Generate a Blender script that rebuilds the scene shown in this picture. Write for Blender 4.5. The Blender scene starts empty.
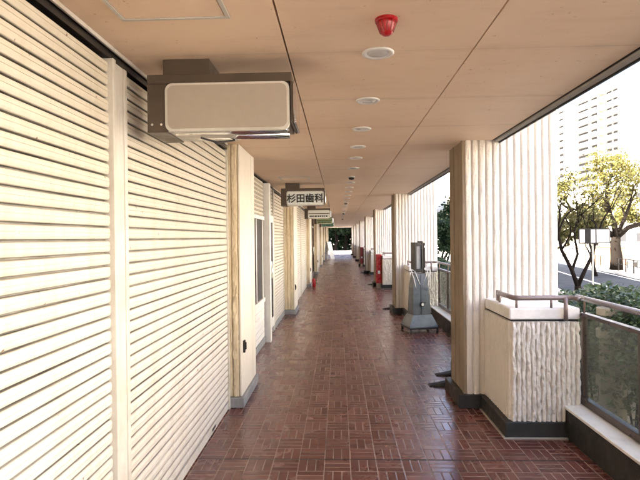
import bpy, bmesh, math, random
from mathutils import Vector, Matrix, noise
R = math.radians
S = bpy.context.scene
col = S.collection
# ------------------------------------------------------------------ camera
F = 500.0; EYE = 1.6
cam_d = bpy.data.cameras.new('camera'); cam = bpy.data.objects.new('camera', cam_d); col.objects.link(cam)
cam_d.sensor_width = 36; cam_d.lens = F / 640 * 36; cam_d.clip_start = .02; cam_d.clip_end = 2000
yaw = math.atan(18.5 / F); pitch = -math.atan(2.5 / F); roll = R(.6)
fw = Vector((-math.sin(yaw), math.cos(yaw), 0)); rt = Vector((math.cos(yaw), math.sin(yaw), 0)); up = Vector((0, 0, 1))
fw, up = math.cos(pitch) * fw + math.sin(pitch) * up, math.cos(pitch) * up - math.sin(pitch) * fw
rt, up = math.cos(roll) * rt - math.sin(roll) * up, math.cos(roll) * up + math.sin(roll) * rt
cam.matrix_world = Matrix(((rt.x, up.x, -fw.x, 0), (rt.y, up.y, -fw.y, 0), (rt.z, up.z, -fw.z, EYE), (0, 0, 0, 1)))
S.camera = cam
# ------------------------------------------------------------------ sky, sun, exposure
SUN_EL, SUN_AZ = 40, -112          # azimuth clockwise from +Y
w = bpy.data.worlds.new('World'); S.world = w; w.use_nodes = True
nt = w.node_tree; bg = nt.nodes['Background']
sky = nt.nodes.new('ShaderNodeTexSky'); sky.sky_type = 'NISHITA'; sky.sun_disc = False
sky.sun_elevation = R(SUN_EL); sky.sun_rotation = R(SUN_AZ); sky.air_density = .5; sky.dust_density = 8; sky.ozone_density = .3
nt.links.new(sky.outputs[0], bg.inputs[0]); bg.inputs[1].default_value = .15
sd = bpy.data.lights.new('sun', 'SUN'); sd.energy = 5; sd.angle = R(.5); sd.color = (1, .91, .78)
so = bpy.data.objects.new('sun', sd); col.objects.link(so)
dv = Vector((math.sin(R(SUN_AZ)) * math.cos(R(SUN_EL)), math.cos(R(SUN_AZ)) * math.cos(R(SUN_EL)), math.sin(R(SUN_EL))))
so.rotation_euler = dv.to_track_quat('Z', 'Y').to_euler()
S.view_settings.view_transform = 'Standard'; S.view_settings.look = 'None'
S.view_settings.gamma = 1; S.view_settings.use_curve_mapping = False
S.view_settings.exposure = 3.68
S.cycles.max_bounces = 10; S.cycles.diffuse_bounces = 6
S.cycles.use_denoising = True

# ------------------------------------------------------------------ materials
class G:
    """tiny node-graph helper: sockets or numbers in, socket out"""
    def __init__(s, name):
        s.m = bpy.data.materials.new(name); s.m.use_nodes = True
        s.t = s.m.node_tree; s.b = s.t.nodes['Principled BSDF']; s.out = s.t.nodes['Material Output']
    def n(s, k): return s.t.nodes.new(k)
    def l(s, a, b):
        if hasattr(a, 'is_output'): s.t.links.new(a, b)
        else: b.default_value = a
    def ma(s, op, a, b=0.0, c=0.0):
        n = s.n('ShaderNodeMath'); n.operation = op
        s.l(a, n.inputs[0]); s.l(b, n.inputs[1]); s.l(c, n.inputs[2]); return n.outputs[0]
    def pos(s):
        g = s.n('ShaderNodeNewGeometry'); return g.outputs['Position']
    def xyz(s, v):
        n = s.n('ShaderNodeSeparateXYZ'); s.l(v, n.inputs[0]); return n.outputs
    def comb(s, x, y, z):
        n = s.n('ShaderNodeCombineXYZ'); s.l(x, n.inputs[0]); s.l(y, n.inputs[1]); s.l(z, n.inputs[2]); return n.outputs[0]
    def vm(s, v, sc):
        n = s.n('ShaderNodeVectorMath'); n.operation = 'MULTIPLY'; s.l(v, n.inputs[0]); n.inputs[1].default_value = sc; return n.outputs[0]
    def noise(s, v, sc, det=4, rough=.6, dist=0):
        n = s.n('ShaderNodeTexNoise'); s.l(v, n.inputs['Vector']); n.inputs['Scale'].default_value = sc
        n.inputs['Detail'].default_value = det; n.inputs['Roughness'].default_value = rough; n.inputs['Distortion'].default_value = dist
        return n.outputs[0]
    def ramp(s, v, lo, hi, a=0.0, b=1.0):
        n = s.n('ShaderNodeMapRange'); n.clamp = True; s.l(v, n.inputs[0])
        n.inputs[1].default_value = lo; n.inputs[2].default_value = hi; n.inputs[3].default_value = a; n.inputs[4].default_value = b
        return n.outputs[0]
    def mix(s, f, a, b):
        n = s.n('ShaderNodeMix'); n.data_type = 'RGBA'; s.l(f, n.inputs[0])
        for v, i in ((a, 6), (b, 7)):
            if hasattr(v, 'is_output'): s.t.links.new(v, n.inputs[i])
            else: n.inputs[i].default_value = (*v, 1)
        return n.outputs[2]
    def bump(s, h, strength=.3, dist=.01, prev=None):
        n = s.n('ShaderNodeBump'); n.inputs['Strength'].default_value = strength; n.inputs['Distance'].default_value = dist
        s.l(h, n.inputs['Height'])
        if prev is not None: s.l(prev, n.inputs['Normal'])
        return n.outputs[0]
    def done(s, c=None, rough=None, nrm=None, metal=0, spec=None):
        if c is not None:
            if hasattr(c, 'is_output'): s.t.links.new(c, s.b.inputs['Base Color'])
            else: s.b.inputs['Base Color'].default_value = (*c, 1)
        if rough is not None: s.l(rough, s.b.inputs['Roughness'])
        if nrm is not None: s.l(nrm, s.b.inputs['Normal'])
        s.b.inputs['Metallic'].default_value = metal
        if spec is not None: s.b.inputs['Specular IOR Level'].default_value = spec
        return s.m

def mul(c, k): return tuple(min(1, x * k) for x in c)

def worn(name, c, dirt=None, rough=.6, sc=3.0, amt=.5, streak=True, bump=.15, bsc=60, metal=0, bdist=.004):
    """weathered surface: large blotches, vertical dirt runs, fine grain, fine bump"""
    g = G(name); p = g.pos(); dirt = dirt or mul(c, .55)
    a = g.ramp(g.noise(p, sc, 5, .65), .42, .72)
    b = g.ramp(g.noise(g.vm(p, (9, 9, .55)), 2.2, 5, .7), .48, .75) if streak else 0.0
    f = g.ma('MULTIPLY', g.ma('MAXIMUM', a, b), amt)
    cc = g.mix(f, c, dirt)
    fine = g.noise(p, bsc, 4, .7)
    cc = g.mix(g.ramp(fine, .35, .7, 0, .16), cc, mul(c, .6))
    r = g.ramp(g.noise(p, sc * 2.3, 4), .3, .7, max(0, rough - .12), min(1, rough + .12))
    return g.done(cc, r, g.bump(fine, bump, bdist), metal)

def plain(name, c, rough=.5, metal=0): return worn(name, c, rough=rough, metal=metal, amt=.25, streak=False, bump=.05)

M = {}
M['pillar'] = worn('ribbed_render', (.80, .765, .70), (.52, .45, .33), .85, 1.6, .34, True, 1.0, 48, 0, .010)
M['pillar_left'] = worn('cream_render', (.66, .57, .40), (.30, .21, .10), .75, 2.0, .6, True, .45, 50)
M['smooth'] = worn('smooth_render', (.72, .68, .59), (.50, .43, .31), .65, 1.2, .45, True, .2, 40)
M['cap'] = worn('cap_concrete', (.80, .79, .76), (.40, .38, .34), .7, 4, .45, False, .3, 80)
M['tan'] = worn('tan_shaded_render', (.33, .26, .18), (.17, .125, .08), .8, 1.4, .7, True, .35, 40)  # tan corridor face, with its shade put into the base colour
M['trim_dark'] = worn('dark_stone', (.030, .031, .027), (.012, .012, .011), .55, 6, .6, True, .4, 60)
M['trim_grey'] = worn('grey_stone', (.28, .29, .29), (.12, .12, .12), .6, 8, .6, False, .5, 90)
M['grout'] = worn('grout_line', (.42, .40, .36), None, .8, 8, .4, False)
M['bronze'] = worn('bronze_aluminium', (.13, .095, .075), (.07, .05, .04), .34, 5, .4, True, .1, 120, .75)
M['rail'] = worn('painted_rail', (.25, .20, .185), (.17, .13, .12), .33, 3, .3, False, .05, 160, .35)
M['black'] = plain('black_metal', (.02, .018, .016), .45, .2)
M['dark_gap'] = plain('dark_gap', (.012, .011, .010), .8)
M['sign_brown'] = worn('brown_sheet', (.085, .062, .044), (.04, .03, .02), .42, 5, .5, False, .1, 120, .25)
M['sign_panel'] = worn('blank_acrylic', (.36, .315, .26), (.31, .27, .22), .35, 1.2, .3, True, .03, 20)
M['sign_edge'] = worn('sign_edge', (.55, .53, .47), (.3, .28, .25), .4, 6, .4, False, .05, 60)
M['chrome'] = plain('bright_steel', (.75, .74, .72), .13, 1)
M['sign_white'] = worn('white_acrylic', (.74, .78, .74), (.45, .47, .44), .35, 2, .4, False, .03, 20)
M['sign_green'] = worn('green_acrylic', (.22, .34, .17), (.36, .38, .16), .35, 6, .6, False, .03, 20)
M['sign_dkgreen'] = worn('dark_green_acrylic', (.03, .15, .10), (.3, .4, .3), .35, 9, .6, False, .03, 20)
M['ink'] = plain('sign_ink', (.015, .02, .022), .5)
M['red'] = worn('red_paint', (.36, .010, .014), (.25, .01, .01), .28, 8, .4, False, .05, 60)
M['red_dull'] = worn('dull_red_paint', (.22, .03, .025), (.1, .02, .02), .5, 8, .5, False, .05, 60)
M['white'] = worn('white_paint', (.75, .75, .72), (.45, .43, .38), .45, 4, .4, True, .08, 80)
M['lens'] = plain('frosted_lens', (.62, .62, .60), .25)
M['steel_blue'] = worn('blue_grey_steel', (.13, .145, .16), (.06, .066, .072), .38, 7, .55, True, .12, 80, .45)
M['rubber'] = worn('rubber', (.02, .02, .02), None, .7, 8, .3, False)
M['concrete'] = worn('concrete', (.42, .40, .37), (.22, .21, .19), .85, 1.5, .5, False, .4, 40)
M['paving'] = worn('paving', (.40, .37, .33), (.27, .25, .22), .85, .8, .5, False, .3, 20)
M['asphalt'] = worn('asphalt', (.026, .032, .042), (.018, .022, .028), .8, .6, .6, False, .5, 60)
M['line'] = worn('road_paint', (.70, .70, .68), (.3, .3, .3), .6, 5, .5, False)
M['facade'] = worn('facade_tile', (.47, .45, .42), (.36, .34, .31), .7, .5, .4, True, .1, 10)
M['tower'] = worn('tower_wall', (.40, .39, .38), (.33, .32, .31), .7, .05, .4, False, .1, 2)
M['tower_warm'] = worn('tower_warm_wall', (.42, .38, .30), (.34, .30, .23), .7, .05, .4, False, .1, 2)
M['window'] = worn('window_dark', (.02, .022, .026), (.04, .04, .045), .45, .3, .5, False, 0, 2)
M['bluepanel'] = worn('rooftop_panel', (.16, .32, .42), None, .5, .2, .3, False, 0, 2)
M['curtain'] = worn('pale_curtain', (.45, .36, .26), (.3, .22, .15), .8, 6, .6, True)
M['bark'] = worn('bark', (.013, .010, .008), (.006, .005, .004), .9, 9, .6, True, .8, 40, 0, .02)
M['planter'] = worn('beige_plaster', (.36, .32, .24), (.20, .17, .12), .8, 5, .6, True, .4, 40)
M['blue'] = plain('blue_tarp', (.10, .28, .48), .5)
M['orange_wall'] = worn('brown_brick', (.30, .16, .09), (.2, .1, .06), .8, 3, .5, False)

def leafmat(name, cs, rough=.5, tr=.35):
    g = G(name); ge = g.n('ShaderNodeNewGeometry'); r = ge.outputs['Random Per Island']
    c = g.mix(g.ramp(r, 0, .6), cs[0], cs[1]); c = g.mix(g.ramp(r, .6, 1), c, cs[2])
    c = g.mix(g.ramp(g.noise(ge.outputs['Position'], 1.1, 2), .4, .65, 0, .55), c, cs[0])
    g.done(c, rough)
    t = g.n('ShaderNodeBsdfTranslucent'); g.l(c, t.inputs[0]); mx = g.n('ShaderNodeMixShader'); mx.inputs[0].default_value = tr
    g.l(g.b.outputs[0], mx.inputs[1]); g.l(t.outputs[0], mx.inputs[2]); g.l(mx.outputs[0], g.out.inputs[0]); return g.m
M['leaf_hedge'] = leafmat('hedge_leaf', ((.035, .065, .028), (.07, .12, .045), (.15, .19, .08)), .35, .25)
M['leaf_dark'] = leafmat('evergreen_leaf', ((.012, .028, .014), (.025, .05, .022), (.05, .08, .035)), .5, .2)
M['leaf_yellow'] = leafmat('autumn_leaf', ((.05, .055, .015), (.12, .11, .03), (.19, .16, .045)), .6, .45)
M['leaf_brown'] = leafmat('sparse_leaf', ((.03, .035, .012), (.06, .06, .02), (.11, .09, .035)), .6, .4)

for k_ in ('bark', 'asphalt'): M[k_].node_tree.nodes['Principled BSDF'].inputs['Specular IOR Level'].default_value = .08
for k_ in ('leaf_yellow', 'leaf_brown', 'leaf_dark'): M[k_].node_tree.nodes['Principled BSDF'].inputs['Specular IOR Level'].default_value = .2
# shutter paint: weaker sky light toward the head put into colour, dirt runs, small dents and rust specks
def shutter_mat():
    g = G('shutter_paint'); p = g.pos(); x, y, z = g.xyz(p)
    runs = g.ramp(g.noise(g.vm(p, (1, 7, .5)), 2.4, 6, .7), .45, .78)
    blot = g.ramp(g.noise(p, 1.1, 4), .42, .7)
    c = g.mix(g.ma('MULTIPLY', blot, .45), (.62, .605, .56), (.53, .49, .40))
    c = g.mix(g.ma('MULTIPLY', runs, .42), c, (.38, .31, .20))
    hi = g.ramp(z, .9, 2.4, 0, .45)                      # duller sky light near the shutter head, put into the colour
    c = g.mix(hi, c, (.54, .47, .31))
    spk = g.ramp(g.noise(p, 26, 2, .5), .73, .77); c = g.mix(spk, c, (.16, .09, .05))
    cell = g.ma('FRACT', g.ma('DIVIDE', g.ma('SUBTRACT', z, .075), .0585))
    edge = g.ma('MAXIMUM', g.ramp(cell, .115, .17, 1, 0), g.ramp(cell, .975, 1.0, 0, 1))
    joint_dark = g.ma('MULTIPLY', edge, g.ramp(g.noise(g.vm(p, (1, 3, 8)), 2, 4), .3, .7, .65, 1))  # darker colour along each slat joint
    c = g.mix(g.ma('MULTIPLY', joint_dark, .85), c, (.055, .05, .04))
    fine = g.noise(p, 70, 3)
    return g.done(c, g.ramp(fine, .3, .7, .36, .55), g.bump(g.noise(p, 5, 3), .15, .01, g.bump(fine, .08, .003)), .0)
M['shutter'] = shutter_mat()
g = G('shutter_metal'); M['guide'] = worn('guide_rail', (.60, .585, .53), (.34, .28, .19), .45, 4, .55, True, .08, 60)

# terracotta parquet tile
def floor_mat():
    g = G('terracotta_parquet_tile'); p = g.pos(); x, y, z = g.xyz(p)
    B = .183
    u = g.ma('DIVIDE', g.ma('SUBTRACT', x, .068), B); v = g.ma('DIVIDE', g.ma('SUBTRACT', y, 3.595), B)
    iu = g.ma('FLOOR', u); iv = g.ma('FLOOR', v); fu = g.ma('FRACT', u); fv = g.ma('FRACT', v)
    par = g.ma('FLOORED_MODULO', g.ma('ADD', iu, iv), 2.0)
    # along = coordinate across the three strips of the block
    a = g.ma('ADD', g.ma('MULTIPLY', fu, par), g.ma('MULTIPLY', fv, g.ma('SUBTRACT', 1, par)))
    s3 = g.ma('MULTIPLY', a, 3); si = g.ma('FLOOR', s3); sf = g.ma('FRACT', s3)
    ds = g.ma('MINIMUM', sf, g.ma('SUBTRACT', 1, sf))
    ds = g.ma('MULTIPLY', ds, B / 3)
    du = g.ma('MULTIPLY', g.ma('MINIMUM', fu, g.ma('SUBTRACT', 1, fu)), B)
    dv_ = g.ma('MULTIPLY', g.ma('MINIMUM', fv, g.ma('SUBTRACT', 1, fv)), B)
    dd = g.ma('MINIMUM', ds, g.ma('MINIMUM', du, dv_))
    gr = g.ramp(dd, .0017, .0038, 1, 0)
    wn = g.n('ShaderNodeTexWhiteNoise'); wn.noise_dimensions = '3D'
    g.l(g.comb(iu, iv, si), wn.inputs['Vector']); rnd = wn.outputs['Value']
    wb = g.n('ShaderNodeTexWhiteNoise'); wb.noise_dimensions = '3D'; g.l(g.comb(iu, iv, 7.0), wb.inputs['Vector']); rb = wb.outputs['Value']
    c = g.mix(rnd, (.112, .031, .025), (.165, .051, .040))
    c = g.mix(g.ramp(rb, 0, 1, 0, .35), c, (.072, .032, .029))
    wear = g.ramp(g.noise(p, .9, 5, .6), .4, .66); c = g.mix(g.ma('MULTIPLY', wear, .2), c, (.15, .07, .055))
    stain = g.ramp(g.noise(p, 4.5, 5, .7), .6, .85, 0, .1); c = g.mix(stain, c, (.06, .022, .018))
    # expansion joints every 16 blocks
    j = g.ma('DIVIDE', g.ma('SUBTRACT', y, 3.595), B * 16); fj = g.ma('FRACT', g.ma('ADD', j, .5)); dj = g.ma('MULTIPLY', g.ma('ABSOLUTE', g.ma('SUBTRACT', fj, .5)), B * 16)
    jt = g.ramp(dj, .006, .009, 1, 0)
    gn = g.ramp(g.noise(p, 2.2, 4, .7), .30, .52)
    gl = g.mix(gn, (.050, .024, .020), (.36, .26, .19))
    c = g.mix(gr, c, gl); c = g.mix(jt, c, (.012, .01, .009))
    h = g.ma('SUBTRACT', g.ramp(dd, .0005, .006, 0, 1), jt)
    h2 = g.ma('MULTIPLY', rnd, .25); h = g.ma('ADD', h, h2)
    fine = g.noise(p, 55, 4, .7)
    nrm = g.bump(fine, .12, .003); nrm = g.bump(g.noise(p, 9, 2), .10, .01, nrm); nrm = g.bump(h, .45, .0022, nrm)
    rg = g.ma('ADD', g.ramp(g.noise(p, 2.2, 5, .65), .3, .7, .13, .30), g.ma('MULTIPLY', gr, .3))
    rg = g.ma('ADD', rg, g.ma('MULTIPLY', rnd, .08))
    return g.done(c, rg, nrm, 0, .68)
M['floor'] = floor_mat()

def ceiling_mat():
    g = G('ceiling_board'); p = g.pos(); x, y, z = g.xyz(p)
    base = (.79, .62, .46)
    c = g.mix(g.ramp(g.noise(p, .8, 5, .6), .4, .68, 0, .55), base, (.70, .50, .34))
    c = g.mix(g.ramp(g.noise(g.vm(p, (1, 4, 1)), 3.5, 5, .7), .52, .8, 0, .35), c, (.54, .37, .24))
    pit = g.ramp(g.noise(p, 30, 2), .70, .76); c = g.mix(g.ma('MULTIPLY', pit, .5), c, (.22, .13, .08))
    P = .83
    f = g.ma('FRACT', g.ma('ADD', g.ma('DIVIDE', g.ma('SUBTRACT', y, 2.41), P), .5)); d = g.ma('MULTIPLY', g.ma('ABSOLUTE', g.ma('SUBTRACT', f, .5)), P)
    j = g.ramp(d, .0015, .004, 1, 0); halo = g.ramp(d, .0, .05, .22, 0)
    c = g.mix(g.ma('MULTIPLY', halo, g.ramp(g.noise(p, 6, 3), .3, .7)), c, (.30, .2, .13))
    c = g.mix(g.ma('MULTIPLY', j, g.ramp(g.noise(p, 2.5, 3), .3, .65, .05, .42)), c, (.20, .13, .085))
    fine = g.noise(p, 90, 3)
    n = g.bump(fine, .12, .002); n = g.bump(g.noise(p, 1.7, 2), .12, .03, n); n = g.bump(j, -.3, .003, n)
    return g.done(c, .62, n)
M['ceiling'] = ceiling_mat()

def glass_mat(name, tint, alpha, rough=.15):
    g = G(name); p = g.pos()
    t = g.n('ShaderNodeBsdfTransparent'); t.inputs[0].default_value = (*tint, 1)
    gl = g.n('ShaderNodeBsdfGlossy'); gl.inputs['Roughness'].default_value = rough
    d = g.n('ShaderNodeBsdfDiffuse'); d.inputs[0].default_value = (.55, .54, .50, 1)
    fr = g.n('ShaderNodeLayerWeight')
    m1 = g.n('ShaderNodeMixShader'); g.l(g.ma('ADD', g.ma('MULTIPLY', g.ma('POWER', fr.outputs['Facing'], 4.0), .5), .03), m1.inputs[0]); g.l(t.outputs[0], m1.inputs[1]); g.l(gl.outputs[0], m1.inputs[2])
    m2 = g.n('ShaderNodeMixShader'); g.l(g.ramp(g.noise(g.vm(p, (4, 4, .8)), 2.2, 5, .7), .35, .75, alpha * .4, alpha * 1.5), m2.inputs[0])
    g.l(m1.outputs[0], m2.inputs[1]); g.l(d.outputs[0], m2.inputs[2]); g.l(m2.outputs[0], g.out.inputs[0]); return g.m
M['glass'] = glass_mat('dusty_glass', (.80, .83, .79), .05)
M['shopglass'] = plain('shop_glass', (.02, .022, .024), .06); M['shopglass'].node_tree.nodes['Principled BSDF'].inputs['Specular IOR Level'].default_value = .06

# ------------------------------------------------------------------ mesh helpers
class MB:
    def __init__(s): s.bm = bmesh.new()
    def box(s, x0, x1, y0, y1, z0, z1, bev=0):
        m = Matrix.Translation(((x0 + x1) / 2, (y0 + y1) / 2, (z0 + z1) / 2)) @ Matrix.Diagonal((x1 - x0, y1 - y0, z1 - z0, 1))
        r = bmesh.ops.create_cube(s.bm, size=1, matrix=m)
        if bev:
            es = list({e for v in r['verts'] for e in v.link_edges})
            bmesh.ops.bevel(s.bm, geom=es, offset=bev, segments=2, affect='EDGES', profile=.5)
        return s
    def quad(s, *ps):
        s.bm.faces.new([s.bm.verts.new(p) for p in ps]); return s
    def tube(s, pts, rs, n=8, cap=True):
        pts = [Vector(p) for p in pts]
        if not hasattr(rs, '__len__'): rs = [rs] * len(pts)
        prev = None; rings = []
        for i, p in enumerate(pts):
            d = (pts[min(i + 1, len(pts) - 1)] - pts[max(i - 1, 0)]).normalized()
            if prev is None: a = d.orthogonal().normalized()
            else:
                a = prev - d * prev.dot(d)
                a = a.normalized() if a.length > 1e-6 else d.orthogonal().normalized()
            prev = a; b = d.cross(a)
            rings.append([s.bm.verts.new(p + (a * math.cos(t) + b * math.sin(t)) * rs[i]) for t in [2 * math.pi * k / n for k in range(n)]])
        for r0, r1 in zip(rings, rings[1:]):
            for k in range(n): s.bm.faces.new((r0[k], r0[(k + 1) % n], r1[(k + 1) % n], r1[k]))
        if cap and n > 2:
            s.bm.faces.new(rings[0][::-1]); s.bm.faces.new(rings[-1])
        return s
    def lathe(s, prof, c=(0, 0, 0), n=24, axis='z'):
        rings = []
        for r, h in prof:
            rings.append([s.bm.verts.new((c[0] + r * math.cos(t), c[1] + r * math.sin(t), c[2] + h)) for t in [2 * math.pi * k / n for k in range(n)]])
        for r0, r1 in zip(rings, rings[1:]):
            for k in range(n): s.bm.faces.new((r0[k], r0[(k + 1) % n], r1[(k + 1) % n], r1[k]))
        s.bm.faces.new(rings[0][::-1]); s.bm.faces.new(rings[-1]); return s
    def loft(s, rings):
        rs = [[s.bm.verts.new(p) for p in r] for r in rings]; n = len(rs[0])
        for r0, r1 in zip(rs, rs[1:]):
            for k in range(n): s.bm.faces.new((r0[k], r0[(k + 1) % n], r1[(k + 1) % n], r1[k]))
        s.bm.faces.new(rs[0][::-1]); s.bm.faces.new(rs[-1]); return s
    def mesh(s, name, mat, smooth=False):
        bmesh.ops.recalc_face_normals(s.bm, faces=s.bm.faces)
        me = bpy.data.meshes.new(name); s.bm.to_mesh(me); s.bm.free(); me.materials.append(mat)
        if smooth:
            for p in me.polygons: p.use_smooth = True
        return me
    def build(s, name, mat, parent=None, loc=None, smooth=False):
        o = bpy.data.objects.new(name, s.mesh(name, mat, smooth)); col.objects.link(o)
        if parent: o.parent = parent
        if loc: o.location = loc
        return o

def tag(o, label=None, cat=None, group=None, kind=None):
    if label: o['label'] = label
    if cat: o['category'] = cat
    if group: o['group'] = group
    if kind: o['kind'] = kind
    return o
def thing(name, label, cat, loc=(0, 0, 0), group=None, rz=0):
    o = bpy.data.objects.new(name, None); o.empty_display_size = .1; col.objects.link(o); o.location = loc; o.rotation_euler.z = rz
    return tag(o, label, cat, group)
def copy_tree(o, loc=None, label=None, parent=None):
    c = o.copy(); col.objects.link(c)
    if parent: c.parent = parent
    if loc is not None: c.location = loc
    if label: c['label'] = label
    for ch in [k for k in bpy.data.objects if k.parent == o]: copy_tree(ch, parent=c)
    return c
ORD = ['nearest', 'second', 'third', 'fourth', 'fifth', 'sixth', 'seventh', 'eighth', 'ninth', 'tenth', 'eleventh', 'twelfth', 'thirteenth', 'fourteenth',
       'fifteenth', 'sixteenth', 'seventeenth', 'eighteenth', 'nineteenth', 'twentieth', 'twenty-first', 'twenty-second', 'twenty-third', 'twenty-fourth']

BAY = 5.7; NB = 8; CEIL = 2.49; END = 46.2; START = -7.4

# ------------------------------------------------------------------ setting: floor, ground, road
m = MB(); m.quad((-1.5, START, 0), (1.98, START, 0), (1.98, END, 0), (-1.5, END, 0)); tag(m.build('floor', M['floor']), kind='structure')
m = MB(); m.box(-3, 2.0, START, END, -.7, -.012); tag(m.build('floor_slab', M['concrete']), kind='structure')
m = MB(); m.quad((-800, -400, -.62), (900, -400, -.62), (900, 1500, -.62), (-800, 1500, -.62)); tag(m.build('ground', M['paving']), kind='structure')
ang = R(11.8); D = Vector((math.sin(ang), math.cos(ang), 0)); N = Vector((math.cos(ang), -math.sin(ang), 0))
def P2(s, t, z): v = N * s + D * t; return (v.x, v.y, z)
def strip(s0, s1, t0, t1, z): return MB().quad(P2(s0, t0, z), P2(s1, t0, z), P2(s1, t1, z), P2(s0, t1, z))
tag(strip(4.3, 9.2, -60, 400, -.60).build('road', M['asphalt']), kind='structure')
m = MB()
m.quad(P2(6.62, -60, -.596), P2(6.74, -60, -.596), P2(6.74, 400, -.596), P2(6.62, 400, -.596))
m.quad(P2(8.85, -60, -.596), P2(8.97, -60, -.596), P2(8.97, 400, -.596), P2(8.85, 400, -.596))
tag(m.build('road_markings', M['line']), kind='structure')
for s0 in (4.12, 9.2):
    m = MB()
    t = -60
    while t < 160:
        a = [P2(s0, t + .006, 0), P2(s0 + .18, t + .006, 0), P2(s0 + .18, t + .994, 0), P2(s0, t + .994, 0)]
        m.loft([[(q[0], q[1], -.66) for q in a], [(q[0], q[1], -.47) for q in a]]); t += 1
    tag(m.build('kerb', M['cap']), kind='structure')
m = MB(); a = [P2(9.38, -60, 0), P2(13.5, -60, 0), P2(13.5, 400, 0), P2(9.38, 400, 0)]
m.loft([[(q[0], q[1], -.66) for q in a], [(q[0], q[1], -.48) for q in a]]); tag(m.build('pavement', M['paving']), kind='structure')
m = MB(); m.box(-14, 9, END + .02, 62, -.7, -.03); tag(m.build('forecourt', M['paving']), kind='structure')
# ceiling: three rows of boards with open joints, dark void above
m = MB()
for x0, x1 in ((-1.40, -.240), (-.232, .648), (.656, 1.44)): m.box(x0, x1, START, END, CEIL, CEIL + .03)
tag(m.build('ceiling', M['ceiling']), kind='structure')

# ------------------------------------------------------------------ the building above and beside the arcade
bld = thing('arcade_building', 'long concrete building whose upper storeys roof over the tiled arcade', 'building', (0, 0, 0))
MB().box(-9, 1.52, START - 6, END, CEIL + .05, 13).build('upper_storeys', M['facade'], bld)
MB().box(-9, -1.33, START - 6, END, -.6, CEIL + .02).build('shop_block', M['facade'], bld)
m = MB(); m.box(1.444, 1.450, START, END, CEIL - .006, CEIL + .045); m.build('drip_edge', M['black'], bld)
m = MB(); m.box(1.496, 1.508, START, END, CEIL - .03, CEIL + .045)
m.build('drip_edge', M['black'], bld)
m = MB(); m.box(1.452, 1.494, START, END, CEIL - .018, CEIL + .045); m.build('soffit_trim', M['grout'], bld)
# outside window bands on the upper storeys (seen only from the street)
for k in range(3):
    z0 = 3.5 + k * 3.1
    f = MB().box(1.50, 1.56, START + 1, END - 1, z0, z0 + 1.5).build('window_band', M['window'], bld)

# ------------------------------------------------------------------ ribbed surfaces
def ribs(x0, x1, z0, z1, n, depth, seed, wob=.006, split=False, sx=9, dz=.03):
    """grid on the plane y=0 facing -y, displaced outward into rough vertical ribs"""
    bm = bmesh.new(); nx = n * sx; nz = max(2, int((z1 - z0) / dz)); rows = []
    for j in range(nz + 1):
        z = z0 + (z1 - z0) * j / nz; row = []
        for i in range(nx + 1):
            x = x0 + (x1 - x0) * i / nx
            ph = (x - x0) / (x1 - x0) * n
            k = int(min(n - 1, ph))
            wv = noise.noise(Vector((k * 3.7 + seed, z * 6.5, 0))) * wob * 7 + noise.noise(Vector((k * 9.1, z * 24, seed))) * wob * 8
            fr = ph - k + wv
            fr = min(.999, max(.001, fr))
            prof = min(1, (min(fr, 1 - fr) / .16)) ** .8 * (.86 + .14 * math.sin(math.pi * fr))
            rough = noise.noise(Vector((x * 60, z * 26, seed))) * .28 + noise.noise(Vector((x * 20, z * 9, seed + 9))) * .3
            y = -depth * max(0, prof + (rough * (1 if split else .45)) * prof)
            if i in (0, nx): y = 0
            row.append(bm.verts.new((x, y, z)))
        rows.append(row)
    for a, b in zip(rows, rows[1:]):
        for i in range(nx): bm.faces.new((a[i], a[i + 1], b[i + 1], b[i]))
    return bm
def join_into(bm, src, mat4):
    me = bpy.data.meshes.new('tmp'); src.to_mesh(me); src.free(); me.transform(mat4); bm.from_mesh(me); bpy.data.meshes.remove(me)

FACE_N = Matrix.Identity(4)                                  # faces -y
FACE_W = Matrix.Rotation(R(-90), 4, 'Z')                     # faces -x
FACE_E = Matrix.Rotation(R(90), 4, 'Z')                      # faces +x
FACE_S = Matrix.Rotation(R(180), 4, 'Z')                     # faces +y

# street-side pillar, local origin = corridor face, near edge (x=1.18, y=4.73)
def street_pillar():
    t = thing('street_pillar', 'x', 'pillar', group='ribbed pillars along the street side of the arcade')
    W, Dp, HH = .84, .50, 4.2
    m = MB(); m.box(.012, W - .012, .012, Dp - .012, 0, HH)
    # near (camera facing) ribbed face
    join_into(m.bm, ribs(0, W, 0, 2.95, 13, .030, 3, .0055, False, 12, .018), FACE_N)
    join_into(m.bm, ribs(0, W, 2.95, HH, 13, .026, 3, .0035, False, 11, .2), FACE_N)
    join_into(m.bm, ribs(0, W, 0, HH, 13, .024, 5, .008, False, 6, .3), Matrix.Translation((W, Dp, 0)) @ FACE_S)
    join_into(m.bm, ribs(0, Dp, 0, HH, 7, .024, 8, .008, False, 6, .15), Matrix.Translation((W, 0, 0)) @ FACE_E)
    m.build('shaft', M['pillar'], t, smooth=True)
    # corridor face: broader flat bands with grooves
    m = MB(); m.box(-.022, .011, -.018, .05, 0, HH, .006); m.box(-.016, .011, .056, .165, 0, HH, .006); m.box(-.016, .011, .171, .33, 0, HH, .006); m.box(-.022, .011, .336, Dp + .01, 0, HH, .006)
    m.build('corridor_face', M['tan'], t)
    m = MB(); m.box(-.08, .17, -.06, Dp + .05, 0.001, .125, .006); m.build('base_trim', M['trim_dark'], t)
    return t

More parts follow.
